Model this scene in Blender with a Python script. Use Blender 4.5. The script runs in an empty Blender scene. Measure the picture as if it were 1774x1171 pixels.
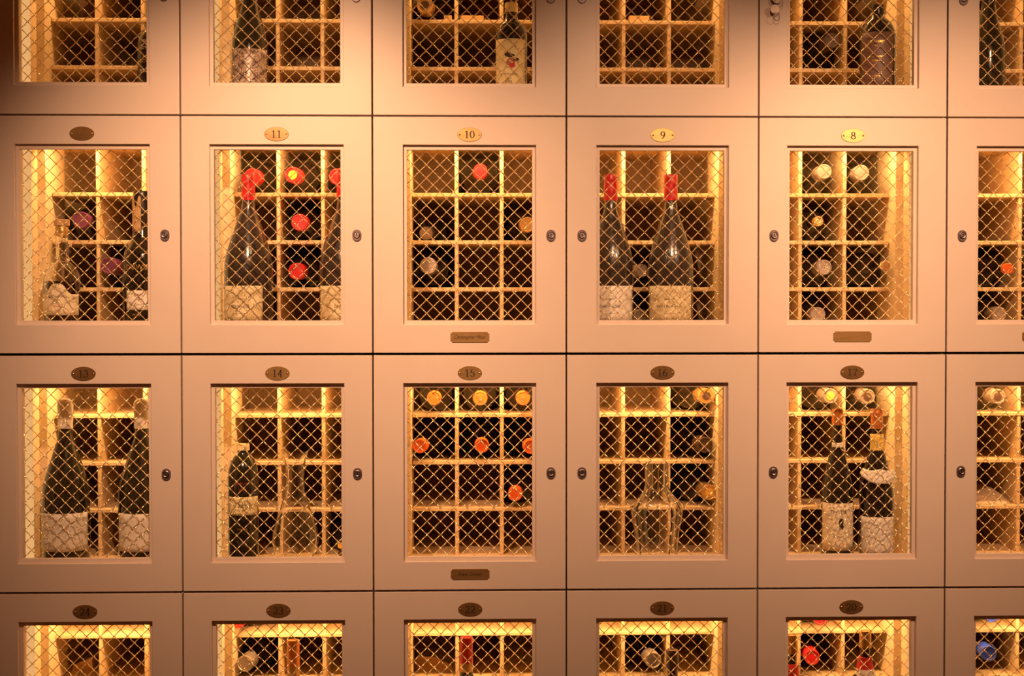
import bpy, bmesh, math, random
from mathutils import Vector, Matrix
random.seed(7)
PI = math.pi
C = bpy.context.scene.collection
SC = bpy.context.scene

# ------------------------------------------------------------------ camera
CAM = Vector((-0.1948, -2.967, 0.0921)); YAW, PITCH, ROLL = 0.0272, -0.0202, -0.0007
F = 2464.0
_fw = Vector((math.sin(YAW)*math.cos(PITCH), math.cos(YAW)*math.cos(PITCH), math.sin(PITCH)))
_rt0 = Vector((math.cos(YAW), -math.sin(YAW), 0)); _up0 = _rt0.cross(_fw)
_rt = _rt0*math.cos(ROLL) + _up0*math.sin(ROLL); _up = _up0*math.cos(ROLL) - _rt0*math.sin(ROLL)
cd = bpy.data.cameras.new('camera'); cam = bpy.data.objects.new('camera', cd); C.objects.link(cam)
cd.sensor_width = 36.0; cd.lens = F/1774*36; cd.clip_start = 0.05; cd.clip_end = 50
cam.matrix_world = Matrix(((_rt.x, _up.x, -_fw.x, CAM.x), (_rt.y, _up.y, -_fw.y, CAM.y), (_rt.z, _up.z, -_fw.z, CAM.z), (0, 0, 0, 1)))
SC.camera = cam
def at(px, py, y):                      # where a ray of the survey camera meets the vertical plane at depth y
    d = _fw + (px-887)/F*_rt - (py-585.5)/F*_up
    return CAM + d*((y-CAM.y)/d.y)

# ------------------------------------------------------------------ world, room lights, exposure
w = bpy.data.worlds.new('world'); SC.world = w; w.use_nodes = True
w.node_tree.nodes['Background'].inputs[0].default_value = (1, .26, .06, 1)
w.node_tree.nodes['Background'].inputs[1].default_value = 0.10
SC.view_settings.view_transform = 'Standard'; SC.view_settings.look = 'None'
SC.view_settings.exposure = 0.0; SC.view_settings.gamma = 1.0; SC.view_settings.use_curve_mapping = False
def spot(x, power, y=-1.158, z=.85, aim=.12, size=67):
    l = bpy.data.lights.new('ceiling_spotlight', 'SPOT'); l.energy = power; l.color = (1, .548, .288)
    l.spot_size = math.radians(size); l.spot_blend = 1.0; l.shadow_soft_size = .035
    o = bpy.data.objects.new('ceiling_spotlight', l); C.objects.link(o)
    o.location = (x, y, z); o.rotation_euler = (Vector((x, 0, aim)) - o.location).to_track_quat('-Z', 'Y').to_euler()
K = 118.0
spot(-.575, .94*K); spot(.215, .42*K); spot(.79, .75*K)

# ------------------------------------------------------------------ materials
def mat(name, col, rough=.5, metal=0, noise=None, bump=None, **kw):
    m = bpy.data.materials.new(name); m.use_nodes = True; nt = m.node_tree; b = nt.nodes['Principled BSDF']
    b.inputs['Base Color'].default_value = (*col, 1); b.inputs['Roughness'].default_value = rough; b.inputs['Metallic'].default_value = metal
    for k, v in kw.items():
        k = k.replace('_', ' ')
        b.inputs[k].default_value = (*v, 1) if isinstance(v, tuple) else v
    if noise or bump:
        tc = nt.nodes.new('ShaderNodeTexCoord'); mp = nt.nodes.new('ShaderNodeMapping'); nt.links.new(tc.outputs['Object'], mp.inputs[0])
    if noise:
        (sx, sy, sz), col2 = noise[0], noise[1]
        mp.inputs['Scale'].default_value = (sx, sy, sz)
        n = nt.nodes.new('ShaderNodeTexNoise'); n.inputs['Scale'].default_value = 1; n.inputs['Detail'].default_value = 5; nt.links.new(mp.outputs[0], n.inputs[0])
        r = nt.nodes.new('ShaderNodeValToRGB'); r.color_ramp.elements[0].color = (*col, 1); r.color_ramp.elements[1].color = (*col2, 1)
        r.color_ramp.elements[0].position = .35; r.color_ramp.elements[1].position = .68
        nt.links.new(n.outputs[0], r.inputs[0]); nt.links.new(r.outputs[0], b.inputs['Base Color'])
    if bump:
        (sx, sy, sz), st = bump
        mp2 = nt.nodes.new('ShaderNodeMapping'); nt.links.new(tc.outputs['Object'], mp2.inputs[0]); mp2.inputs['Scale'].default_value = (sx, sy, sz)
        n2 = nt.nodes.new('ShaderNodeTexNoise'); n2.inputs['Scale'].default_value = 1; n2.inputs['Detail'].default_value = 3; nt.links.new(mp2.outputs[0], n2.inputs[0])
        bp = nt.nodes.new('ShaderNodeBump'); bp.inputs['Strength'].default_value = st; bp.inputs['Distance'].default_value = .002
        nt.links.new(n2.outputs[0], bp.inputs['Height']); nt.links.new(bp.outputs[0], b.inputs['Normal'])
    return m
def glow(name, col, s):
    m = bpy.data.materials.new(name); m.use_nodes = True; nt = m.node_tree; nt.nodes.clear()
    e = nt.nodes.new('ShaderNodeEmission'); e.inputs[0].default_value = (*col, 1); e.inputs[1].default_value = s
    o = nt.nodes.new('ShaderNodeOutputMaterial'); nt.links.new(e.outputs[0], o.inputs[0]); return m
M = dict(
    paint=mat('satin_greige_paint', (.72, .595, .525), .42, noise=((9, 9, 9), (.75, .62, .55)), bump=((400, 400, 400), .04)),
    maple=mat('pale_maple', (.70, .51, .29), .5, noise=((6, 6, 60), (.60, .42, .22))),
    back=mat('oak_back_board', (.40, .24, .11), .6, noise=((40, 6, 5), (.32, .18, .08))),
    lining=mat('cream_lining', (.76, .60, .37), .45),
    brass=mat('brass_wire', (.98, .80, .50), .27, .88),
    plate=mat('brushed_brass', (.56, .345, .15), .40, .8, noise=((20, 20, 300), (.44, .26, .10))),
    olive=mat('aged_brass', (.34, .19, .075), .34, .55, noise=((30, 30, 30), (.24, .13, .045))),
    screw=mat('polished_brass_screw', (.85, .62, .30), .22, 1.0),
    ink=mat('dark_engraving', (.035, .018, .010), .6),
    steel=mat('gunmetal', (.20, .15, .16), .40, .6), steel2=mat('worn_nickel', (.34, .27, .28), .36, 1.0),
    hole=mat('black_keyhole', (.01, .008, .006), .7),
    glassd=mat('dark_bottle_glass', (.016, .011, .008), .12, Coat_Weight=.4),
    glassg=mat('dark_green_bottle_glass', (.022, .018, .010), .13, Coat_Weight=.4),
    wrap=mat('bottle_in_clear_film', (.035, .024, .020), .24, bump=((60, 60, 9), .9), Coat_Weight=.8, Coat_Roughness=.12),
    clear=mat('clear_glass', (1, 1, 1), .02, Transmission_Weight=1.0, IOR=1.48),
    port=mat('tawny_liquid', (.045, .012, .006), .08),
    red=mat('red_capsule', (.62, .018, .022), .34), redd=mat('crimson_capsule', (.42, .012, .02), .4),
    orange=mat('orange_wax_capsule', (.82, .15, .022), .42, noise=((120, 120, 120), (.72, .11, .015))),
    purple=mat('plum_capsule', (.16, .035, .085), .4),
    taupe=mat('taupe_capsule', (.22, .16, .12), .32), silver=mat('silver_foil', (.40, .33, .29), .32, .55, bump=((200, 200, 200), .5)),
    white=mat('ivory_capsule', (.80, .72, .62), .38),
    brown=mat('dark_brown_capsule', (.07, .035, .022), .35), black=mat('black_capsule', (.012, .01, .01), .3),
    gold=mat('gold_foil', (.58, .35, .12), .33, .7, bump=((160, 160, 160), .6)),
    copper=mat('copper_foil', (.70, .26, .07), .34, .6, bump=((160, 160, 160), .6)),
    yellow=mat('yellow_print', (.85, .45, .04), .5), blue=mat('blue_capsule', (.03, .07, .55), .3),
    paper=mat('cream_label_paper', (.80, .70, .52), .7, noise=((60, 60, 60), (.72, .60, .42))),
    parch=mat('mottled_parchment_label', (.78, .66, .42), .7, noise=((45, 45, 45), (.55, .42, .22))),
    pinkp=mat('dull_mauve_label', (.30, .20, .19), .7), wpaper=mat('white_label_paper', (.80, .74, .66), .7, noise=((90, 90, 90), (.74, .66, .57))),
    silverp=mat('silver_pattern_label', (.62, .50, .44), .45, .3, noise=((150, 150, 150), (.12, .07, .06))),
    brownp=mat('brown_label_paper', (.14, .07, .05), .55), redp=mat('red_label_paper', (.55, .02, .02), .6),
    yellowp=mat('pale_yellow_label', (.82, .68, .36), .65), goldp=mat('golden_label', (.80, .55, .12), .55),
    redink=mat('red_print', (.45, .04, .02), .6), goldink=mat('gold_print', (.75, .45, .10), .35, .6),
    cork=mat('cork', (.62, .40, .20), .85, noise=((250, 250, 250), (.45, .26, .12))),
    cloth=mat('cream_cloth', (.55, .42, .28), .9), wood=mat('maple_block', (.62, .38, .16), .6, noise=((8, 60, 60), (.52, .30, .11))),
    led=glow('led_diffuser', (1, .60, .20), 5.0), channel=glow('frosted_light_channel', (1, .51, .18), .80),
    floor=mat('red_brown_floorboards', (.16, .06, .03), .5, noise=((2, 14, 2), (.11, .04, .02))), ceil=mat('warm_plaster', (.5, .38, .28), .8),
    steelkey=mat('key_steel', (.26, .20, .17), .34, .9),
)

# ------------------------------------------------------------------ mesh helpers
def mesh(name, verts, faces, smooth=False):
    me = bpy.data.meshes.new(name); me.from_pydata([tuple(v) for v in verts], [], faces); me.update()
    if smooth:
        me.polygons.foreach_set('use_smooth', [True]*len(me.polygons))
    return me
def obj(name, me, m=None, parent=None, loc=(0, 0, 0), rot=None):
    o = bpy.data.objects.new(name, me); C.objects.link(o)
    if m is not None and len(me.materials) == 0: me.materials.append(M[m])
    o.location = loc
    if rot: o.rotation_euler = rot
    if parent: o.parent = parent
    return o
def empty(name, loc, label, cat, group=None):
    o = bpy.data.objects.new(name, None); C.objects.link(o); o.location = loc; o.empty_display_size = .05
    o['label'] = label; o['category'] = cat
    if group: o['group'] = group
    return o
def part(root, stem): return [c for c in root.children if c.name.split('.')[0] == stem][0]
def bevel(me, wd, seg=1):
    bm = bmesh.new(); bm.from_mesh(me); bm.edges.ensure_lookup_table()
    es = [e for e in bm.edges if len(e.link_faces) == 2 and e.calc_face_angle() > .5]
    bmesh.ops.bevel(bm, geom=es, offset=wd, segments=seg, profile=.6, affect='EDGES')
    bmesh.ops.recalc_face_normals(bm, faces=bm.faces); bm.to_mesh(me); bm.free(); return me
def box(name, x0, x1, y0, y1, z0, z1, bv=.0007):
    v = [(x, y, z) for z in (z0, z1) for y in (y0, y1) for x in (x0, x1)]
    f = [(0, 2, 3, 1), (4, 5, 7, 6), (0, 1, 5, 4), (2, 6, 7, 3), (0, 4, 6, 2), (1, 3, 7, 5)]
    me = mesh(name, v, f)
    return bevel(me, bv) if bv else me
def ring(name, ox0, ox1, oz0, oz1, ix0, ix1, iz0, iz1, y0, y1, bv):
    v = []
    for y in (y0, y1):
        v += [(ox0, y, oz0), (ox1, y, oz0), (ox1, y, oz1), (ox0, y, oz1), (ix0, y, iz0), (ix1, y, iz0), (ix1, y, iz1), (ix0, y, iz1)]
    f = []
    for i in range(4):
        j = (i+1) % 4
        f += [(i, j, 4+j, 4+i), (8+i, 12+i, 12+j, 8+j), (i, 8+i, 8+j, j), (4+i, 4+j, 12+j, 12+i)]
    me = mesh(name, v, f)
    bm = bmesh.new(); bm.from_mesh(me)
    es = [e for e in bm.edges if e.calc_face_angle(0) > .5]
    bmesh.ops.bevel(bm, geom=es, offset=bv, segments=2, profile=.6, affect='EDGES')
    bmesh.ops.recalc_face_normals(bm, faces=bm.faces); bm.to_mesh(me); bm.free(); return me
def slab(name, pts, y0, y1, bv=.0003):   # closed outline in x-z pushed to a thickness along y
    n = len(pts); v = [(x, y0, z) for x, z in pts] + [(x, y1, z) for x, z in pts]
    f = [tuple(range(n)), tuple(range(2*n-1, n-1, -1))] + [(i, i+n, (i+1) % n + n, (i+1) % n) for i in range(n)]
    me = mesh(name, v, f); return bevel(me, bv) if bv else me
def oval(a, b, n=36, cx=0, cz=0): return [(cx+a*math.cos(2*PI*i/n), cz+b*math.sin(2*PI*i/n)) for i in range(n)]
def lathe(name, prof, n=36, facet=None):
    v = []; f = []
    for r, z in prof:
        for i in range(n):
            k = 1
            if facet: k = 1 + facet*math.cos(2*PI*i/n*12)
            v.append((r*k*math.cos(2*PI*i/n), r*k*math.sin(2*PI*i/n), z))
    for j in range(len(prof)-1):
        for i in range(n):
            a = j*n+i; b = j*n+(i+1) % n
            f.append((a, b, b+n, a+n))
    f.append(tuple(range(n-1, -1, -1))); f.append(tuple(range((len(prof)-1)*n, len(prof)*n)))
    me = mesh(name, v, f, True)
    bm = bmesh.new(); bm.from_mesh(me); bmesh.ops.remove_doubles(bm, verts=bm.verts, dist=1e-6)
    for e in bm.edges:
        if len(e.link_faces) == 2 and e.calc_face_angle(0) > .7: e.smooth = False
    bm.to_mesh(me); bm.free(); return me

# ------------------------------------------------------------------ lettering: serif numerals drawn as ribbons, other words from the built-in font
def arc(cx, cz, rx, rz, a0, a1, n=14): return [(cx+rx*math.cos(math.radians(a0+(a1-a0)*i/n)), cz+rz*math.sin(math.radians(a0+(a1-a0)*i/n))) for i in range(n+1)]
DIG = {
 '0': [arc(.3, .5, .26, .46, 0, 360, 28)],
 '1': [[(.32, .04), (.32, .96)], [(.12, .84), (.32, .96)], [(.12, .02), (.52, .02)]],
 '2': [arc(.3, .70, .24, .26, 170, -20, 16) + [(.40, .46), (.24, .26), (.06, .06)], [(.06, .05), (.56, .05), (.58, .22)]],
 '3': [arc(.28, .73, .22, .23, 160, -90, 14), arc(.27, .27, .27, .25, 90, -160, 16)],
 '4': [[(.42, .02), (.42, .96)], [(.42, .96), (.03, .30)], [(.03, .30), (.62, .30)], [(.28, .02), (.56, .02)]],
 '5': [[(.14, .94), (.52, .94)], [(.14, .94), (.12, .56)], [(.12, .54)] + arc(.28, .31, .26, .29, 110, -160, 18)],
 '6': [arc(.3, .30, .25, .28, 0, 360, 24), [(.07, .36), (.12, .66), (.26, .86), (.46, .96)]],
 '7': [[(.06, .78), (.06, .94)], [(.06, .94), (.58, .94)], [(.58, .94), (.36, .50), (.28, .02)]],
 '8': [arc(.3, .73, .21, .23, 0, 360, 22), arc(.3, .26, .26, .26, 0, 360, 24)],
 '9': [arc(.3, .68, .25, .28, 0, 360, 24), [(.53, .62), (.48, .32), (.34, .12), (.14, .02)]],
}
def numerals(txt, h, y, cz=0, cx=0):
    v = []; f = []; adv = .74
    tot = adv*len(txt) - .12
    for k, ch in enumerate(txt):
        ox = -tot/2 + adv*k
        for st in DIG[ch]:
            base = len(v); n = len(st)
            for i, (x, z) in enumerate(st):
                a = st[max(0, i-1)]; b = st[min(n-1, i+1)]
                dx, dz = b[0]-a[0], b[1]-a[1]; L = math.hypot(dx, dz) or 1
                wd = .028 + .055*abs(dz)/L
                nx, nz = -dz/L*wd, dx/L*wd
                for s in (-1, 1): v.append((cx+(ox+x+s*nx)*h, y, cz+(z-.5+s*nz)*h))
            for i in range(n-1):
                b = base+2*i; f.append((b, b+2, b+3, b+1))
    # give the ribbon a little thickness
    n = len(v); v += [(x, yy+.0002, z) for x, yy, z in v]; f2 = [tuple(reversed([i+n for i in q])) for q in f]
    return mesh('numerals', v, f+f2)
_tc = {}
def textmesh(txt):
    if txt not in _tc:
        cu = bpy.data.curves.new('t', 'FONT'); cu.body = txt; cu.align_x = 'CENTER'; cu.align_y = 'CENTER'; cu.resolution_u = 2; cu.size = 1
        o = bpy.data.objects.new('t', cu); C.objects.link(o)
        dg = bpy.context.evaluated_depsgraph_get(); dg.update()
        me = o.evaluated_get(dg).to_mesh(); vs = [tuple(q.co) for q in me.vertices]; fs = [tuple(p.vertices) for p in me.polygons]
        o.evaluated_get(dg).to_mesh_clear(); bpy.data.objects.remove(o); _tc[txt] = (vs, fs)
    return _tc[txt]
def words(txt, h, R, ang, z, shear=0, sx=1.0, rr=.0006):   # lettering wrapped round a cylinder of radius R
    vs, fs = textmesh(txt); out = []
    for x, zz, _ in vs:
        X = (x*sx+shear*zz)*h; a = ang + X/R
        out.append(((R+rr)*math.sin(a), -(R+rr)*math.cos(a), z+zz*h))
    return mesh('lettering', out, fs)
def flatwords(txt, h, y, cx, cz, shear=0, sx=1.0):
    vs, fs = textmesh(txt)
    return mesh('lettering', [(cx+(x*sx+shear*z)*h, y, cz+z*h) for x, z, _ in vs], fs)

# ------------------------------------------------------------------ the lockers
XB = [-1.204, -.8, -.4039, -.0003, .4025, .8, 1.2035]
Z0 = {'A': .494, 'B': 0.0, 'C': -.496, 'D': -.991}
H = .494
FLOOR, CEIL = .034, .457
OZ0, OZ1, IZ0, IZ1 = .0605, .434, .069, .4245

def wire_grille():
    X, Za, Zb = .1335, IZ0-.002, IZ1+.002
    sp = .0284; per = .01347*math.sqrt(2)*0+.01347; rw = .00098; amp = .0014; seg = 8
    v = []; f = []
    def wire(p, q, ph):
        L = (q-p).length
        if L < .006: return
        d = (q-p)/L; nrm = Vector((-d.z, 0, d.x)); n = max(2, int(L/(per/seg)))
        b0 = len(v)
        for i in range(n+1):
            s = L*i/n; c = p+d*s
            c = c + Vector((0, amp*math.cos(2*PI*(s-ph)/per), 0))
            for k in range(5):
                a = 2*PI*k/5+.3
                v.append(c+nrm*(rw*math.cos(a))+Vector((0, rw*math.sin(a), 0)))
        for i in range(n):
            for k in range(5):
                a = b0+i*5+k; b = b0+i*5+(k+1) % 5
                f.append((a, b, b+5, a+5))
    W = 2*X; Hh = Zb-Za
    for sgn in (1, -1):
        k = -40
        while k < 80:
            c = k*sp + (.006 if sgn == 1 else .011)     # x = c + sgn*(z-Za)
            pts = []
            for z in (Za, Zb):
                x = c+sgn*(z-Za)
                if -X <= x <= X: pts.append(Vector((x, .032, z)))
            for x in (-X, X):
                z = Za+(x-c)*sgn
                if Za < z < Zb: pts.append(Vector((x, .032, z)))
            if len(pts) >= 2:
                pts.sort(key=lambda p: p.z)
                # phase so that neighbouring crossings alternate over and under
                ph = (0 if (k % 2) else per/2) - (pts[0].z-Za)*math.sqrt(2) + (per/2 if sgn == -1 else 0)
                wire(pts[0], pts[-1], ph)
            k += 1
    return mesh('grille', v, f, True)
GR = wire_grille()
BEAD = ring('bead', -.1388, .1388, OZ0-.0003, OZ1+.0003, -.131, .131, IZ0, IZ1, .011, .0255, .0006)
OVAL = slab('number_plate', oval(.0254, .0146), -.0016, .0005, .0005)
def screw_mesh():
    pr = [(.0021*math.cos(a*PI/2/5), .0012*math.sin(a*PI/2/5)) for a in range(5)]+[(.0002, .0012)]
    me = lathe('screw', pr, 14)
    me.transform(Matrix.Rotation(PI/2, 4, 'X')); return me
SCREW = screw_mesh()
def notched(a, b, r):
    p = []
    for sx, sz, a0 in ((1, 1, 270), (-1, 1, 0), (-1, -1, 90), (1, -1, 180)):
        for i in range(6):
            t = math.radians(a0 - 90*i/5) if True else 0
            p.append((sx*a + r*math.cos(t), sz*b + r*math.sin(t)))
    return p
NAMEP = slab('name_plate', notched(.0403, .0112, .0035), -.0015, .0005, .0003)
def lock_meshes():
    p = [(.0092*math.cos(t), .0035+.0092*math.sin(t)) for t in [i*PI/14 for i in range(15)]] + [(.0092*math.cos(t), -.0018+.0098*math.sin(t)) for t in [PI+i*PI/14 for i in range(15)]]
    a = slab('lock_plate', p, -.0035, .001, .0012)
    b = lathe('lock_cylinder', [(.0068, 0), (.0068, .0028), (.0058, .0034), (.0048, .0030), (.0046, .0024), (.0002, .0026)], 28); b.transform(Matrix.Translation((0, -.0033, .0018)) @ Matrix.Rotation(PI/2, 4, 'X'))
    k = slab('keyhole', [(-.0006, -.0022), (.0006, -.0022), (.0006, .0008), (.0013, .0014), (.0013, .0030), (0, .0036), (-.0013, .0030), (-.0013, .0014), (-.0006, .0008)], -.0067, -.0056, 0); k.transform(Matrix.Translation((0, 0, .0016)))
    return a, b, k
LOCK = lock_meshes()
_dm = {}
def locker(col, row, num, name_text, lab, hinge, plate='plate', blankplate=False, open_dx=0.0):
    x0, x1 = XB[col], XB[col+1]; W = x1-x0; cx = W/2; z0 = Z0[row]
    L = empty('wine_locker', (x0, 0, z0), lab, 'locker', 'grille-fronted wine lockers in the wall of lockers')
    g = .0017
    key = ('door', col)
    if key not in _dm:
        _dm[key] = ring('door', g, W-g, g, H-g, cx-.1385, cx+.1385, OZ0, OZ1, 0, .024, .0011)
    d = obj('door', _dm[key], 'paint', L)
    obj('bead', BEAD, 'paint', d, (cx, 0, 0))
    gr = obj('grille', GR, 'brass', d, (cx, 0, 0)); gr['kind'] = 'stuff'
    # number plate, its screws and figures
    obj('number_plate', OVAL, plate, d, (cx, 0, .4552)) if plate == 'plate' else obj('number_plate', OVAL2, plate, d, (cx, 0, .4552))
    for s in (-1, 1): obj('screw', SCREW, 'screw', d, (cx+s*.0205, -.0016, .4552))
    if num: obj('numerals', numerals(num, .0152, -.0019, .4552, cx), 'ink', d)
    if name_text is not None:
        np_ = obj('name_plate', NAMEP, 'plate', d, (cx, 0, .034))
        if name_text: obj('lettering', flatwords(name_text, .0105, -.0018, cx, .034, .35, .85), 'ink', d)
    lx = W-.0325 if hinge == 'L' else .0325
    obj('lock_plate', LOCK[0], 'steel', d, (lx, 0, .2450)); obj('lock_cylinder', LOCK[1], 'steel2', d, (lx, 0, .2450)); obj('keyhole', LOCK[2], 'hole', d, (lx, 0, .2450))
    # carcass
    if hinge == 'L': li, ri, lc, rc = .071, .0275, .053, .0095
    else: li, ri, lc, rc = .0425, .0520, .0245, .034
    key = ('car', col)
    if key not in _dm:
        D = .22; yb = .55
        _dm[key] = dict(
            sl=box('side_panel', .0006, lc, .0265, yb, .001, H-.001), sr=box('side_panel', W-rc, W-.0006, .0265, yb, .001, H-.001),
            top=box('top_panel', lc, W-rc, .0265, yb, CEIL, H-.001), bot=box('bottom_panel', lc, W-rc, .0265, yb, .001, FLOOR),
            back=box('back_panel', lc, W-rc, yb-.012, yb, FLOOR, CEIL),
            ll=box('lining_panel', lc, li, .190, .335, FLOOR, CEIL, .001), lr=box('lining_panel', W-ri, W-rc, .190, .335, FLOOR, CEIL, .001),
            sh=box('shelf', li+.0005, W-ri-.0005, .235, yb-.012, -.0042, .0042, .001),
            dv=box('divider', -.0042, .0042, .2365, yb-.012, FLOOR, CEIL, .001),
            led=box('light_strip', lc+.03, W-rc-.03, .178, .196, CEIL-.007, CEIL-.0002, 0),
            chl=box('light_channel', lc, lc+.005, .088, .132, FLOOR, CEIL-.01, .001), chr=box('light_channel', W-rc-.005, W-rc, .088, .132, FLOOR, CEIL-.01, .001))
    m = _dm[key]
    obj('side_panel', m['sl'], 'lining', L); obj('side_panel', m['sr'], 'lining', L); obj('top_panel', m['top'], 'maple', L); obj('bottom_panel', m['bot'], 'maple', L)
    obj('back_panel', m['back'], 'back', L); obj('lining_panel', m['ll'], 'lining', L); obj('lining_panel', m['lr'], 'lining', L)
    for z in (.349, .2425, .137): obj('shelf', m['sh'], 'maple', L, (0, 0, z))
    cw = (W-li-ri)/3
    for k in (1, 2): obj('divider', m['dv'], 'maple', L, (li+cw*k-.001, 0, 0))
    obj('light_strip', m['led'], 'led', L); obj('light_channel', m['chl'], 'channel', L); obj('light_channel', m['chr'], 'channel', L)
    l = bpy.data.lights.new('led_light', 'AREA'); l.shape = 'RECTANGLE'; l.size = W-lc-rc-.07; l.size_y = .012; l.energy = LEDP; l.color = (1, .53, .19)
    o = bpy.data.objects.new('led_light', l); C.objects.link(o); o.parent = L; o.location = (lc+(W-lc-rc)/2, .183, CEIL-.009); o.rotation_euler = (math.radians(28), 0, 0)
    return L
LEDP = 1.55
OVAL2 = OVAL.copy(); OVAL2.name = 'number_plate_aged'
NUM = {'B': ['', '11', '10', '9', '8', ''], 'C': ['13', '14', '15', '16', '17', ''], 'D': ['24', '23', '22', '21', '20', ''], 'A': ['']*6}
DARK = {('B', 0), ('B', 1), ('C', 0), ('C', 3), ('C', 4), ('D', 0), ('D', 1), ('D', 2), ('D', 3), ('D', 4)}
NAME = {('B', 2): 'Christopher Moss', ('B', 4): '', ('C', 2): 'Frank Cowan', ('B', 5): ''}
LAB = {
 ('A', 0): 'greige grille-door locker cut off at top left, above the one with a blank oval plate', ('A', 1): 'greige locker above number 11, holding a bottle with a silver patterned label',
 ('A', 2): 'greige locker above number 10, holding a bottle with a red flower label', ('A', 3): 'greige locker above number 9, no bottle standing in front of its rack',
 ('A', 4): 'greige locker above number 8 with keys hanging from its lock', ('A', 5): 'greige locker cut off in the top right corner of the photo',
 ('B', 0): 'greige locker with a blank dark oval plate, left of locker 11', ('B', 1): 'greige locker 11, full of red-capped bottles behind its grille', ('B', 2): 'greige locker 10, a single red capsule on its top shelf and an engraved name plate',
 ('B', 3): 'greige locker 9, two tall red-topped bottles standing in it', ('B', 4): 'greige locker 8 with foil-capped lying bottles and a blank name plate', ('B', 5): 'greige locker at the right photo edge with an orange-corked lying bottle',
 ('C', 0): 'greige locker 13 with a dark oval plate and two white-capped large bottles', ('C', 1): 'greige locker 14 with a plain glass decanter and a small dark bottle', ('C', 2): 'greige locker 15 holding only orange-waxed bottles, name plate below',
 ('C', 3): 'greige locker 16 with a faceted crystal decanter', ('C', 4): 'greige locker 17 with two standing bottles with copper foil necks', ('C', 5): 'greige locker at the right photo edge with a crumpled cream cloth inside',
 ('D', 0): 'greige bottom-left locker 24 with a brown board in its rack', ('D', 1): 'greige bottom-row locker 23 with an amber foil bottle neck in its window', ('D', 2): 'greige bottom-row locker 22 with a tall red and gold foil neck',
 ('D', 3): 'greige bottom-row locker 21 with grey-brown capsules only', ('D', 4): 'greige bottom-row locker 20 with red capsules and a golden cork', ('D', 5): 'greige bottom-right corner locker holding blue-capped bottles'}
def struct(name, me, m):
    o = obj(name, me, m); o['kind'] = 'structure'; return o
struct('wall_back', box('wall_back', -2.6, 2.6, .56, .60, -1.4, 1.5, 0), 'back')
struct('wall_left', box('wall_left', -2.6, -1.2065, .002, .56, -1.4, 1.5), 'paint'); struct('wall_right', box('wall_right', 1.2065, 2.6, .002, .56, -1.4, 1.5), 'paint')
struct('trim_1', box('trim_1', -1.206, 1.206, .02, .56, -1.4, -.9925), 'paint'); struct('trim_2', box('trim_2', -1.206, 1.206, .002, .56, .9895, 1.5), 'paint')
struct('floor', box('floor', -2.6, 2.6, -4, .60, -1.43, -1.40, 0), 'floor'); struct('ceiling', box('ceiling', -2.6, 2.6, -4, .60, 1.5, 1.53, 0), 'ceil')
for r in 'ABCD':
    for c in range(6):
        locker(c, r, NUM[r][c], NAME.get((r, c)), LAB[(r, c)], 'L' if c < 3 else 'R', 'olive' if (r, c) in DARK else 'plate')

# ------------------------------------------------------------------ bottles
def profile(kind, R, h, rn):
    if kind == 'burgundy':
        q = [(.0008, .012), (R*.6, .004), (R*.93, 0), (R, .006), (R, .40*h), (R*.985, .455*h), (R*.92, .51*h), (R*.79, .575*h), (R*.65, .635*h), (R*.52, .695*h), (rn*1.22, .775*h), (rn*1.05, .83*h), (rn, .87*h)]
    elif kind == 'squat':
        q = [(.0008, .008), (R*.9, 0), (R, .005), (R, .50*h), (R*.985, .54*h), (R*.91, .585*h), (R*.76, .625*h), (R*.56, .655*h), (rn*1.35, .685*h), (rn*1.15, .72*h), (rn*1.05, .80*h)]
    else:
        q = [(.0008, .012), (R*.6, .004), (R*.93, 0), (R, .006), (R, .60*h), (R*.985, .63*h), (R*.92, .662*h), (R*.78, .692*h), (R*.58, .722*h), (rn*1.3, .75*h), (rn*1.08, .79*h), (rn, .84*h)]
    return q + [(rn, h-.010), (rn+.0012, h-.009), (rn+.0012, h-.003), (rn*.9, h-.001), (.0008, h-.001)]
def capsule_mesh(rn, h, lc, dome=False):
    r = rn+.0022
    if dome: q = [(r*1.0, h-lc), (r*1.06, h-.008)] + [(r*1.06*math.cos(t)**.8+.0002, h-.008+.014*math.sin(t)) for t in [i*PI/2/8 for i in range(1, 8)]] + [(.0004, h+.0062)]
    else: q = [(r*1.02, h-lc), (r, h-.012), (r, h-.0010), (r*.94, h+.0006), (r*.84, h+.0006), (r*.79, h-.0006), (.0008, h-.0006)]
    return lathe('capsule', q, 28)
def patch(name, R, a0, a1, z0, z1, top=None, n=18, thick=.0004, wob=0):   # a curved sheet on the bottle
    v = []; f = []; rows = 6
    for i in range(n+1):
        t = i/n; a = a0+(a1-a0)*t; zt = z1 if top is None else z1+top(t)
        for j in range(rows+1):
            z = z0+(zt-z0)*j/rows
            v.append(((R+thick)*math.sin(a), -(R+thick)*math.cos(a), z))
    for i in range(n):
        for j in range(rows):
            q = i*(rows+1)+j; f.append((q, q+rows+1, q+rows+2, q+1))
    me = mesh(name, v, f, True); return me
def solidify(o, t=.0003):
    m = o.modifiers.new('s', 'SOLIDIFY'); m.thickness = t; m.offset = 1
def stand(lab, row, px, top, y, R, rn, kind, glass, cap, caplen, name='wine_bottle', cat='bottle', dome=False, group=None, rot=0):
    zf = Z0[row]+FLOOR; T = at(px, top, y); h = T.z-zf
    b = empty(name, (T.x, y, zf), lab, cat, group)
    o = obj('glass_body', lathe('glass_body', profile(kind, R, h, rn), 40), glass, b)
    if cap:
        obj('capsule', capsule_mesh(rn, h, caplen, dome), cap, b)
    b['_R'] = 0; del b['_R']
    return b, T.x, zf, h
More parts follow.
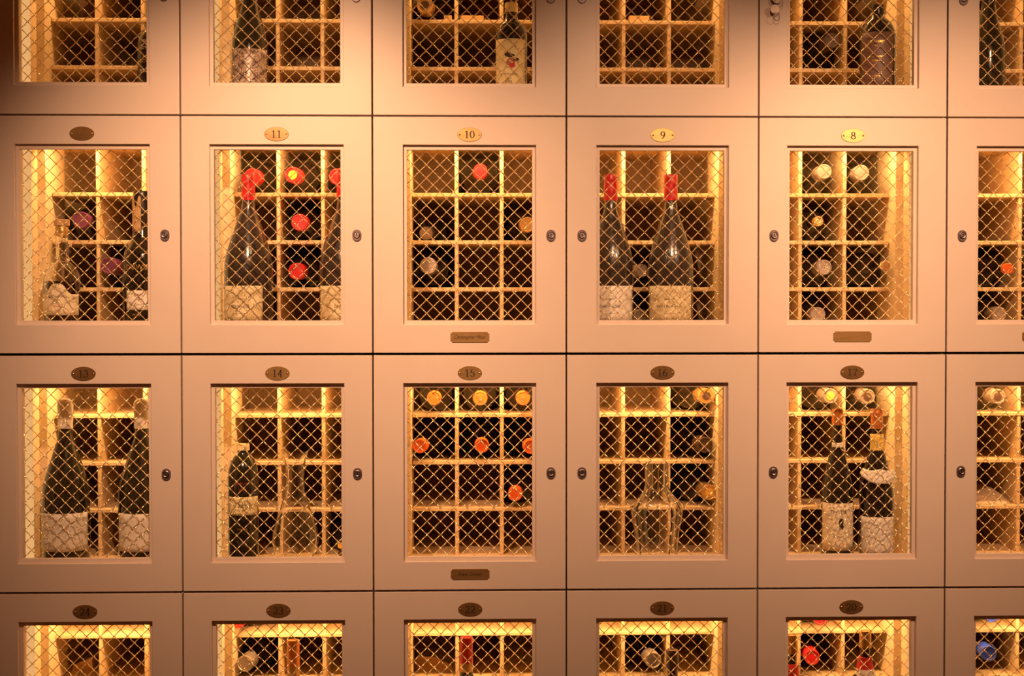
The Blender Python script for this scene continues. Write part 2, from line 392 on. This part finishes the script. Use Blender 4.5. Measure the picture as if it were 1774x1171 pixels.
def lab_on(b, X, zf, y, R, p0, p1, t0, t1, m='paper', texts=(), top=None, nm='label'):
    """a label given by its left, right, top and bottom edge in the photograph"""
    c = (p0+p1)/2; ys = y-R*.9
    xl, xr = at(p0, t1, ys).x-X, at(p1, t1, ys).x-X
    k = lambda q: max(-.97, min(.97, q/R))
    a0, a1 = math.asin(k(xl)), math.asin(k(xr)); z1, z0 = at(c, t0, ys).z-zf, at(c, t1, ys).z-zf
    o = obj(nm, patch(nm, R, a0, a1, z0, z1, top), m, b); solidify(o)
    am = (a0+a1)/2
    for txt, tz, hh, mm, sx in texts:
        obj('lettering', words(txt, hh, R, am, at(c, tz, ys).z-zf, 0, sx, .0010), mm, o)
    return o, am, (z0, z1)

WINE = 'wine bottles lying in the rack cells'
def lying(lab, row, px, py, cell=None, cap='silver', yf=.212, R=.0385, Ln=.300, rn=.0150, lc=.050, kind='bordeaux', glass='glassd', base=None, dot=None, rows=None, extra=None, group=WINE, endm=None):
    """neck tip seen at (px, py); the body lies on its shelf behind"""
    T = at(px, py, yf); z0 = Z0[row]
    rel = T.z-z0
    shelf = max([s for s in (.349+.0042, .2425+.0042, .137+.0042, FLOOR) if s < rel+.004])
    col = max(i for i in range(6) if XB[i] <= T.x)
    W = XB[col+1]-XB[col]; hl = col < 3
    li, ri = (.071, .0275) if hl else (.0425, .0520); cw = (W-li-ri)/3
    ci = min(2, max(0, int((T.x-XB[col]-li)/cw))) if cell is None else cell
    lo, hi = XB[col]+li+cw*ci+.005, XB[col]+li+cw*(ci+1)-.006
    bx = (lo+hi)/2 if base is None else XB[col]+li+cw*ci+cw*base
    bx = min(max(bx, lo+R), hi-R)
    sh = .60*Ln
    B = Vector((bx, min(yf+Ln-.004, .534), z0+shelf+R+.0005))
    if T.z < B.z-.02: B.z = z0+shelf+R+.0005
    d = (T-B); 
    B = T - d.normalized()*Ln
    b = empty('wine_bottle', B, lab, 'bottle', group)
    b.rotation_mode = 'QUATERNION'; b.rotation_quaternion = d.to_track_quat('Z', 'Y')
    obj('glass_body', lathe('glass_body', profile(kind, R, Ln, rn), 32), glass, b)
    cpo = obj('capsule', capsule_mesh(rn, Ln, lc), cap, b)
    if dot:
        me = lathe('print', [(rn*.62, Ln-.0004), (rn*.62, Ln+.0002), (.0003, Ln+.0002)], 20); obj('end_print', me, dot, b)
    return b

# ---- locker with the blank plate (left)
b, X, zf, h = stand('squat clear decanter bottle with cork stopper and a shouldered cream label', 'B', 107, 392, .12, .0385, .0125, 'squat', 'clear', None, 0, 'port_bottle')
part(b, 'glass_body').data = lathe('glass_body', profile('squat', .0385, h, .0125)[:-2] + [(.0095, h-.004), (.0095, .70*h), (.030, .60*h), (.0360, .52*h), (.0362, .012), (.0008, .012)], 40); part(b, 'glass_body').data.materials.append(M['clear'])
obj('port_wine', lathe('port_wine', [(.0008, .0125), (.0355, .0125), (.0358, .016), (.0358, .500*h), (.0008, .502*h)], 36), 'port', b)
obj('stopper', lathe('stopper', [(.0088, h-.016), (.0088, h+.001), (.0165, h+.001), (.0165, h+.013), (.0150, h+.0145), (.0008, h+.0145)], 28), 'cork', b)
obj('stopper_band', lathe('stopper_band', [(.0138, h-.022), (.0142, h-.004), (.0135, h-.001), (.0130, h-.001)], 28), 'gold', b)
og = lambda t: .0225*math.exp(-((t-.5)/.20)**4) - .002
lab_on(b, X, zf, .12, .0385, 69, 131, 508, 546, 'paper', (("GRAHAM'S", 514, .0085, 'ink', 1), ('20', 521, .0105, 'ink', 1), ('TAWNY', 531, .005, 'redink', 1), ('PORTO', 538, .0045, 'redink', 1)), og)
b, X, zf, h = stand('dark bottle with wax drips and small cream label, right in the blank-plate locker', 'B', 246, 332, .11, .0415, .0165, 'squat', 'glassd', 'black', .045, 'port_bottle')
lab_on(b, X, zf, .11, .0415, 219, 262, 503, 537, 'wpaper', (('PORTO', 511, .0055, 'redink', 1), ('10', 518, .0085, 'redink', 1), ('TAWNY', 528, .0045, 'ink', 1)))
obj('lettering', words("DOW'S", .015, .0415, -.10, at(240, 463, .07).z-zf), 'goldink', b)
obj('lettering', words('PORT', .008, .0415, -.05, at(240, 546, .07).z-zf), 'goldink', b)
bm_v = []
o = obj('wax_drips', patch('wax_drips', .0190, -1.2, .1, h*.72, h*.93, lambda t: .012*math.sin(9*t)), 'cork', b); solidify(o, .0012)
lying('bottle with a plum capsule in the second shelf of the blank-plate locker', 'B', 140, 381, cap='purple', rn=.0165)
lying('bottle with a plum capsule one shelf lower, right cell of the blank-plate locker', 'B', 188, 460, cap='purple', rn=.0165, base=.5)
# ---- locker 11
FILM = 'tall film-wrapped red-topped bottles'
def magnum(lab, px, top, y, R, lp, row='B', capl=.056, labt=495, labb=556, text=('HERMITAGE', 531), m='parch'):
    b, X, zf, h = stand(lab, row, px, top, y, R, .0125, 'burgundy', 'wrap', 'red', capl, 'large_bottle', 'bottle', group=FILM)
    lab_on(b, X, zf, y, R, lp[0], lp[1], labt, labb, m, ((text[0], text[1], .0085, 'ink', .9), ('GRAND VIN', text[1]-13, .004, 'ink', 1), ('MIS EN BOUTEILLE', text[1]+12, .0028, 'ink', 1)))
    return b
magnum('large red-capped bottle wrapped in film at the left of locker 11', 430, 302, .115, .052, (386, 454))
magnum('large red-capped bottle cut by the right edge of locker 11 window', 595, 297, .120, .052, (553, 640), text=('DOMAINES', 531))
lying('bottle with pinkish red capsule behind the tall red-topped neck in locker 11', 'B', 437, 306, cap='red', cell=0, base=.60, rn=.0160, R=.041)
lying('bottle with red capsule and a yellow spot on its end in locker 11', 'B', 507, 303, cap='red', cell=1, base=.55, dot='yellow', rn=.0160, R=.041)
lying('bottle with red capsule in the top right cell of locker 11', 'B', 584, 306, cap='red', cell=2, base=.5, rn=.0160, R=.041)
lying('bottle with red capsule in the second shelf of locker 11', 'B', 519, 385, cap='red', rn=.0165)
lying('bottle with red capsule in the third shelf of locker 11', 'B', 514, 470, cap='red', rn=.0165)
# ---- locker 10
lying('large dark bottle with a red capsule alone on the top shelf of locker 10', 'B', 832, 296, cap='red', R=.0425, rn=.0135, base=.5)
lying('bottle with dull silver capsule in the left cell of locker 10, second shelf', 'B', 738, 404, cap='silver', rn=.0135, yf=.30, base=.4, Ln=.24)
lying('bottle with gold ringed capsule at the right edge of locker 10 window', 'B', 914, 389, cap='gold', rn=.0150, endm='brown')
lying('bottle with silver foil in the left cell of locker 10, third shelf', 'B', 742, 460, cap='silver', rn=.0165)
# ---- locker 9
magnum('large red-capped bottle at the left edge of locker 9 window', 1058, 303, .115, .050, (1022, 1097), text=('CHAMPAGNE', 531), m='wpaper')
magnum('large red-capped bottle standing mid-window in locker 9 with a parchment label', 1162, 303, .110, .049, (1124, 1199), text=('MOULIN A VENT', 531))
lying('bottle with a pale foil between the two large bottles of locker 9', 'B', 1113, 469, cap='silver', rn=.0120, cell=0, base=.8)
lying('pale-capped bottle on the bottom shelf of locker 9 between the two labels', 'B', 1111, 549, cap='silver', rn=.0150, yf=.20, cell=0, base=.8)
# ---- locker 8
lying('silver-foiled bottle in the top left cell of locker 8', 'B', 1428, 297, cap='silver', rn=.0145, cell=1, base=.2)
lying('silver-foiled bottle in the top right cell of locker 8', 'B', 1492, 299, cap='silver', rn=.0155, cell=2, base=.2)
lying('bottle with small gold tip, second shelf of locker 8', 'B', 1418, 383, cap='gold', rn=.0090, cell=1, base=.3, lc=.02)
lying('silver-foiled bottle in the third shelf of locker 8', 'B', 1428, 463, cap='silver', rn=.0150, cell=1, base=.2)
lying('silver-foiled bottle at the bottom of locker 8', 'B', 1417, 545, cap='silver', rn=.0150, cell=1, base=.3)
lying('dark bottle with a bare cork showing, right side of locker 8', 'B', 1535, 460, cap='cork', rn=.0085, cell=2, base=.3, lc=.012, yf=.205)
lying('bottle with an orange cork end in locker beside locker 8, third shelf', 'B', 1747, 465, cap='orange', rn=.0095, cell=1, lc=.015)
lying('silver-foiled bottle on the bottom shelf of the locker beside locker 8', 'B', 1731, 544, cap='silver', rn=.0150, cell=1)
# ---- locker 13
for px, lp, lab, l2 in ((113, (67, 149), 'large dark bottle with rounded white cap and white label, left in locker 13', 'LES AMIS'), (245, (203, 290), 'large dark bottle with rounded white cap cut by the right edge of locker 13 window', 'LES AMIS')):
    b, X, zf, h = stand(lab, 'C', px, 695, .115, .0505, .0135, 'burgundy', 'glassg', 'white', .058, 'large_bottle', 'bottle', True, 'large white-capped bottles of locker 13')
    X2 = X
    o, am, zz = lab_on(b, X, zf, .115, .0505, lp[0], lp[1], 890, 956, 'wpaper', ())
    # an etched line drawing of bare branches
    rnd = random.Random(3); v = []; f = []
    for q in range(26):
        a, z = am+rnd.uniform(-.35, .35), (zz[0]+zz[1])/2+rnd.uniform(-.012, .018); th = rnd.uniform(.4, 2.7)
        for s in range(7):
            a2, z2 = a+.035*math.cos(th), z+.0018*math.sin(th); th += rnd.uniform(-.6, .6); n = len(v)
            for (A, Zz, w_) in ((a, z, -.0002), (a, z, .0002), (a2, z2, .0002), (a2, z2, -.0002)):
                v.append((.0516*math.sin(A), -.0516*math.cos(A), Zz+w_))
            f.append((n, n+1, n+2, n+3)); a, z = a2, z2
    obj('etching', mesh('etching', v, f), 'pinkp', o)
# ---- locker 14
b, X, zf, h = stand('small dark bottle with cream band label, cream cap and red lettering in locker 14', 'C', 421, 769, .085, .0325, .0115, 'squat', 'glassg', 'yellowp', .013, 'spirit_bottle')
# widen into straight sides up to a high shoulder
part(b, 'glass_body').data = lathe('glass_body', [(.0008, .008), (.029, 0), (.0325, .005), (.0325, h*.74), (.0310, h*.80), (.0250, h*.865), (.0165, h*.905), (.0125, h*.925), (.0115, h*.95), (.0115, h-.002), (.0008, h-.002)], 40); part(b, 'glass_body').data.materials.append(M['glassg'])
lab_on(b, X, zf, .085, .0325, 396, 446, 861, 893, 'yellowp', (('1890', 876, .013, 'ink', 1), ('reserve', 869, .006, 'ink', 1)))
for t, z, mm, hh in (('BRANDY', 838, 'redink', .0075), ('DE', 844, 'redink', .004), ('JEREZ', 849, 'redink', .006), ('SOLERA', 917, 'goldink', .006)):
    obj('lettering', words(t, hh, .0325, .1, at(421, z, .055).z-zf), mm, b)
def decanter(lab, row, px, y, pts, wall=.0022, facet=None):   # pts: (half width px, py) down the outline, top first
    zf = Z0[row]+FLOOR; x = at(px, pts[0][1], y).x
    outer = [(at(px+hw, py, y).x-x, at(px, py, y).z-zf) for hw, py in pts][::-1]
    outer[0] = (outer[0][0], .0); inner = [(max(.0008, r-wall), z+(.004 if i == 0 else 0)) for i, (r, z) in enumerate(outer)]
    prof = [(.0008, 0)]+outer+inner[::-1][0:]+[(.0008, inner[0][1])]
    d = empty('decanter', (x, y, zf), lab, 'decanter')
    obj('glass_body', lathe('glass_body', prof, 48, facet), 'clear', d)
    return d
decanter('plain clear glass decanter with a flared rim in locker 14', 'C', 511, .12, [(23, 784), (19, 795), (16.5, 812), (15.5, 830), (17, 850), (23, 872), (32, 895), (39, 920), (41, 935), (39, 950), (33, 962), (26, 967)])
lying('bottle with a yellow spot at the right edge of locker 14 window', 'C', 590, 945, cap='black', dot='yellow', rn=.0110, cell=2)
# ---- locker 15
for px, py, ce, ba, lab in ((752, 690, 0, .5, 'orange-waxed bottle, leftmost on the top shelf of locker 15'), (832, 690, 1, .5, 'orange-waxed bottle, middle of the top shelf of locker 15'), (906, 690, 2, .5, 'orange-waxed bottle, rightmost on the top shelf of locker 15'),
                            (727, 773, 0, .55, 'orange-waxed bottle, leftmost on the second shelf of locker 15'), (835, 772, 1, .5, 'orange-waxed bottle, middle of the second shelf of locker 15'), (919, 774, 2, .5, 'orange-waxed bottle at the right window edge, second shelf of locker 15'),
                            (892, 856, 2, .5, 'orange-waxed bottle alone on the third shelf of locker 15')):
    lying(lab, 'C', px, py, cell=ce, base=ba, cap='orange', rn=.0138, lc=.032)
# ---- locker 16
decanter('faceted crystal decanter with a tall straight neck in locker 16', 'C', 1138, .10, [(20, 802), (20, 806), (19.5, 820), (19.5, 840), (23, 850), (33, 864), (41, 878), (43, 887), (41, 900), (37, 920), (35, 940), (34, 958), (33, 967)], .0035, .05)
lying('gold-ringed dark-capped bottle in the top right cell of locker 16', 'C', 1224, 686, cap='gold', rn=.0155, cell=2, base=.3, dot='brown')
lying('gold-ringed dark-capped bottle in the second shelf of locker 16', 'C', 1222, 771, cap='brown', rn=.0155, cell=2, base=.3, dot='brown')
lying('dark-capped bottle with a yellow spot on the third shelf of locker 16', 'C', 1229, 853, cap='gold', rn=.0155, cell=2, base=.3, dot='yellow')
# ---- locker 17
lying('taupe-capped bottle with a yellow spot in the top middle cell of locker 17', 'C', 1439, 686, cap='taupe', rn=.0150, cell=1, base=.25, dot='yellow')
lying('taupe-capped bottle without a spot, top right cell of locker 17', 'C', 1503, 687, cap='taupe', rn=.0150, cell=2, base=.2, dot='brown')
b, X, zf, h = stand('dark bottle with copper foil and tall cream label reading THE PIE, in locker 17', 'C', 1451, 709, .100, .0350, .0100, 'burgundy', 'glassd', 'copper', .034)
lab_on(b, X, zf, .100, .0350, 1423, 1480, 872, 954, 'paper', (('THE PIE', 887, .0105, 'ink', 1), ('RESERVE 1', 930, .0048, 'ink', 1)))
lab_on(b, X, zf, .100, .0128, 1440, 1462, 767, 781, 'wpaper', (), nm='neck_label')
o = obj('crest', slab('crest', [(x*.006, z*.013) for x, z in ((-.2, 1), (.5, .9), (.9, .4), (.6, 0), (.9, -.5), (.3, -1), (-.2, -.8), (-.7, -.9), (-.8, 0), (-1, .4))], 0, .0004, 0), 'ink', b); o.location = (.0, -.0363, at(1451, 908, .065).z-zf)
b, X, zf, h = stand('dark bottle with yellow neck label and a paper collar, right in locker 17', 'C', 1519, 709, .095, .0375, .0110, 'burgundy', 'glassd', 'copper', .042)
lab_on(b, X, zf, .095, .0375, 1488, 1550, 896, 962, 'wpaper', ())
obj('lettering', words('VILLA', .006, .0375, -.55, at(1500, 932, .06).z-zf), 'goldink', b)
lab_on(b, X, zf, .095, .0155, 1506, 1532, 752, 784, 'goldp', (('25', 773, .006, 'ink', 1),), nm='neck_label')
v = []; f = []
for i in range(33):
    a = -1.35+2.7*i/32; 
    for j in range(5):
        s = j/4; rr = .0315+.009*s; v.append((rr*math.sin(a), -rr*math.cos(a), at(1519, 812, .07).z-zf - s*.030*(.35+.65*math.cos(a)**2)-.004*abs(math.sin(a*2.3))))
for i in range(32):
    for j in range(4): q = i*5+j; f.append((q, q+1, q+6, q+5))
o = obj('paper_collar', mesh('paper_collar', v, f, True), 'wpaper', b); solidify(o, .0008)
# ---- locker at the right edge of the 13 row
lying('taupe-capped bottle with dark end in the top cell of the locker beside locker 17', 'C', 1729, 687, cap='taupe', rn=.0150, cell=1, base=.3, dot='brown')
# ---- bottom row
lying('bottle with dark red capsule on the top shelf of locker 23', 'D', 412, 1076, cap='redd', rn=.0140, cell=0, base=.6)
lying('bottle with a pinkish gold capsule in the left cell of locker 23', 'D', 424, 1150, cap='silver', rn=.0160, cell=0, base=.6)
def low(lab, px, top, y, R, rn, cap, caplen, band=None, kind='bordeaux', hgt=.31):
    return stand(lab, 'D', px, top, y, R, rn, kind, 'glassd', cap, caplen)
b, X, zf, h = low('bottle with an amber and gold foil neck standing in locker 23', 508, 1109, .12, .038, .0115, 'copper', .058)
obj('neck_band', lathe('neck_band', [(.0142, h-.080), (.0142, h-.056), (.0138, h-.056)], 28), 'gold', b)
b, X, zf, h = low('bottle with a tall red and gold foil neck standing in locker 22', 808, 1104, .12, .038, .0115, 'red', .058)
obj('neck_band', lathe('neck_band', [(.0144, h-.074), (.0142, h-.055), (.0138, h-.055)], 28), 'gold', b)
b, X, zf, h = low('dark-capped bottle with a scrolled neck label standing in locker 21', 1165, 1126, .13, .038, .0115, 'brown', .040)
lying('bottle with a gold-edged grey capsule in the middle cell of locker 21', 'D', 1132, 1144, cap='silver', rn=.0160, cell=1, base=.2, dot='steel')
b, X, zf, h = low('bottle with bare golden cork and red neck band standing in locker 20', 1499, 1093, .11, .038, .0105, 'gold', .036)
obj('neck_band', lathe('neck_band', [(.0185, h-.082), (.0150, h-.056), (.0145, h-.056)], 28), 'redp', b)
obj('neck_label', lathe('neck_label', [(.0225, h-.100), (.0188, h-.082), (.018, h-.082)], 28), 'wpaper', b)
b, X, zf, h = low('gold-foiled bottle with a red label at the left window edge of locker 20', 1371, 1100, .11, .038, .0110, 'gold', .040)
obj('neck_label', lathe('neck_label', [(.0170, h-.100), (.0150, h-.062), (.0145, h-.062)], 28), 'redp', b)
lying('bottle with a bright red capsule in the middle cell of locker 20', 'D', 1407, 1139, cap='red', rn=.0150, cell=1, base=.62, lc=.06)
lying('bottle with dark red capsule hanging over the top shelf of locker 20', 'D', 1421, 1070, cap='redd', rn=.0150, cell=1, base=.5)
lying('blue-capped bottle in the locker at the lower right corner', 'D', 1713, 1132, cap='blue', rn=.0150, cell=1, base=.75, lc=.075, yf=.19)
lying('blue-capped bottle on the top shelf of the lower right corner locker', 'D', 1718, 1066, cap='blue', rn=.0140, cell=1, base=.4)
# ---- top row
def upper(lab, px, y, R, shoulder_py, kind, glass, cap, rn=.0145, base=None, hgt=.30, caplen=.06):
    zf = Z0['A']+FLOOR; x = at(px, 100, y).x; b = empty('wine_bottle', (x, y, zf), lab, 'bottle')
    obj('glass_body', lathe('glass_body', profile(kind, R, hgt, rn), 40), glass, b)
    obj('capsule', capsule_mesh(rn, hgt, caplen), cap, b); return b, x, zf
b, X, zf = upper('black bottle with gold and silver print, at the edge of the top left window', 268, .10, .036, 20, 'squat', 'glassd', 'black', .015, hgt=.245)
for t, z, mm, hh in (('ROYAL', 82, 'wpaper', .009), ('1890', 52, 'redink', .012), ('BRUT', 70, 'wpaper', .006), ('GOLD', 105, 'goldink', .011), ('PORTO', 122, 'wpaper', .009)):
    obj('lettering', words(t, hh, .036, -.35, at(257, z, .065).z-zf), mm, b)
b, X, zf = upper('sloping bottle with a silver and brown patterned label, above locker 11', 433, .10, .0385, 20, 'burgundy', 'glassg', 'brown', .0125, hgt=.29)
lab_on(b, X, zf, .10, .0385, 404, 464, 84, 152, 'silverp', ())
b, X, zf = upper('bottle with a pale yellow label and a red flower drawing, above locker 10', 886, .07, .0335, 22, 'squat', 'glassd', 'yellowp', .0115, hgt=.215, caplen=.02)
zz_ = at(886, 52, .04).z-zf
part(b, 'glass_body').data = lathe('glass_body', [(.0008, .008), (.029, 0), (.0335, .005), (.0335, zz_-.012), (.0325, zz_), (.0280, zz_+.013), (.0200, zz_+.022), (.0150, zz_+.027), (.0125, zz_+.036), (.0120, zz_+.06), (.0008, zz_+.06)], 40); part(b, 'glass_body').data.materials.append(M['glassd'])
part(b, 'capsule').location = (0, 0, zz_+.062-.215)
o, am, zz = lab_on(b, X, zf, .07, .0335, 858, 909, 67, 152, 'yellowp', (('E. PEYNAUD', 129, .0065, 'ink', 1), ('cuvee', 136, .005, 'ink', 1), ('2007', 142, .007, 'ink', 1)))
def blot(cx_, cz_, a, b_, mm, seed, n=12, lift=.0012):
    rn_ = random.Random(seed); v = []; 
    for i in range(n):
        t = 2*PI*i/n; k = rn_.uniform(.7, 1.25); A = cx_+a*k*math.cos(t)/.0335; z = cz_+b_*k*math.sin(t)
        v.append(((.0335+lift)*math.sin(A), -(.0335+lift)*math.cos(A), z))
    obj('flower_print', mesh('flower_print', v, [tuple(range(n))]), mm, o)
zc = lambda q: at(884, q, .04).z-zf
blot(-.05, zc(108), .0095, .0095, 'redink', 1); blot(-.28, zc(94), .0065, .0055, 'ink', 2, lift=.0014); blot(.30, zc(103), .0070, .0035, 'ink', 4, lift=.0014); blot(-.05, zc(97), .008, .0035, 'ink', 5, lift=.0014); blot(0, zc(114), .006, .005, 'redp', 6, lift=.0015)
b, X, zf = upper('broad dark bottle with a brown printed label, above locker 8', 1520, .075, .0385, 22, 'squat', 'glassd', 'black', .0115, hgt=.215)
zz_ = at(1520, 50, .04).z-zf
part(b, 'glass_body').data = lathe('glass_body', [(.0008, .008), (.031, 0), (.0385, .005), (.0385, zz_-.014), (.0370, zz_), (.0310, zz_+.016), (.0210, zz_+.026), (.0150, zz_+.032), (.0125, zz_+.040), (.0120, .213), (.0008, .213)], 40); part(b, 'glass_body').data.materials.append(M['glassd'])
o, am, zz = lab_on(b, X, zf, .075, .0385, 1491, 1547, 55, 152, 'brownp', (('GRAHAM', 72, .008, 'goldink', 1), ('1961', 79, .006, 'goldink', 1), ('AGED TAWNY', 98, .0045, 'goldink', 1), ('RESERVE', 105, .005, 'goldink', 1), ('PORTO', 132, .005, 'goldink', 1)))
b, X, zf = upper('dark sloping bottle with bright glints in the top right corner locker', 1712, .09, .036, 20, 'burgundy', 'glassg', 'black', .0125, hgt=.28)
lying('bottle with a gold-rimmed capsule on the top visible shelf above locker 10', 'A', 736, 9, cap='gold', rn=.0160, cell=0, dot='brown')
lying('bottle with dull red capsule in the cell beside the broad dark bottle, above locker 8', 'A', 1441, 70, cap='brown', rn=.0145, cell=1)
# maple packing blocks on the shelves
def block(lab, row, p0, p1, pt, pb, y):
    a, b_ = at(p0, pb, y), at(p1, pt, y); zs = Z0[row]+.2425+.0044
    o = obj('wood_block', box('wood_block', a.x, b_.x, y, y+.09, zs, zs+max(.008, b_.z-a.z), .001), 'wood'); o['label'] = lab; o['category'] = 'wooden block'; o['group'] = 'wooden blocks on the rack shelves'
block('flat maple block on the shelf above locker 10, left of the divider', 'A', 769, 783, 24, 32, .240)
block('flat maple block on the shelf above locker 10, right of the divider', 'A', 797, 838, 24, 32, .240)
block('flat maple block on the shelf above locker 9', 'A', 1090, 1125, 24, 33, .240)
def board(lab, row, q, y):
    P = [at(a, b_, y) for a, b_ in q]; me = slab('packing_board', [(p.x, p.z) for p in P], 0, .006, .0005)
    o = obj('packing_board', me, 'wood', None, (0, y, 0)); o['label'] = lab; o['category'] = 'board'
zb = Z0['D']+.2425+.0045
board('brown board standing tilted in the left cell of locker 24', 'D', [(122, 1168), (160, 1168), (160, 1138), (128, 1152)], .33)
board('tan board leaning in the left cell of locker 22', 'D', [(716, 1168), (784, 1168), (782, 1152), (752, 1138), (722, 1136)], .33)
# cloth in the right-hand locker
v = []; f = []
A0 = at(1700, 868, .26); z_ = Z0['C']+.137+.0045
for i in range(17):
    for j in range(9):
        u, t = i/16, j/8; e = math.sin(PI*u)**.5*math.sin(PI*t)**.5
        v.append((.955+.085*u, .25+.20*t, z_+.0005+e*(.028+.006*math.sin(9*u+4*t))))
for i in range(16):
    for j in range(8): q = i*9+j; f.append((q, q+9, q+10, q+1))
o = obj('folded_cloth', mesh('folded_cloth', v, f, True), 'cloth'); o['label'] = 'crumpled cream cloth on a shelf of the locker beside locker 17'; o['category'] = 'cloth'

# ------------------------------------------------------------------ keys in the lock above locker 8
lx, lz = XB[4]+.0325, Z0['A']+.245
k = empty('key_bunch', (lx, -.012, lz), 'small bunch of keys on a ring hanging from the lock above locker 8', 'keys')
def torus(name, R, r, n=28, m=8):
    v = []; f = []
    for i in range(n):
        a = 2*PI*i/n
        for j in range(m):
            t = 2*PI*j/m; v.append(((R+r*math.cos(t))*math.cos(a), r*math.sin(t), (R+r*math.cos(t))*math.sin(a)))
    for i in range(n):
        for j in range(m):
            f.append((i*m+j, ((i+1) % n)*m+j, ((i+1) % n)*m+(j+1) % m, i*m+(j+1) % m))
    return mesh(name, v, f, True)
kk = obj('key', slab('key', oval(.0085, .0085, 20, 0, -.004), -.006, -.0045, .0003), 'steelkey', k)
obj('key_blade', box('key_blade', -.0012, .0012, -.0055, .011, -.0022, .0022, .0003), 'steelkey', k)
obj('key_ring', torus('key_ring', .0085, .0006), 'steelkey', k, (.004, -.008, -.012))
obj('key', slab('key', oval(.0100, .0095, 20, 0, -.0255) , -.0105, -.009, .0003), 'steelkey', k, (-.001, 0, 0), (0, .12, 0))
obj('key_ring', torus('key_ring', .0085, .0006), 'steelkey', k, (-.001, -.010, -.0405), (0, 0, .5))
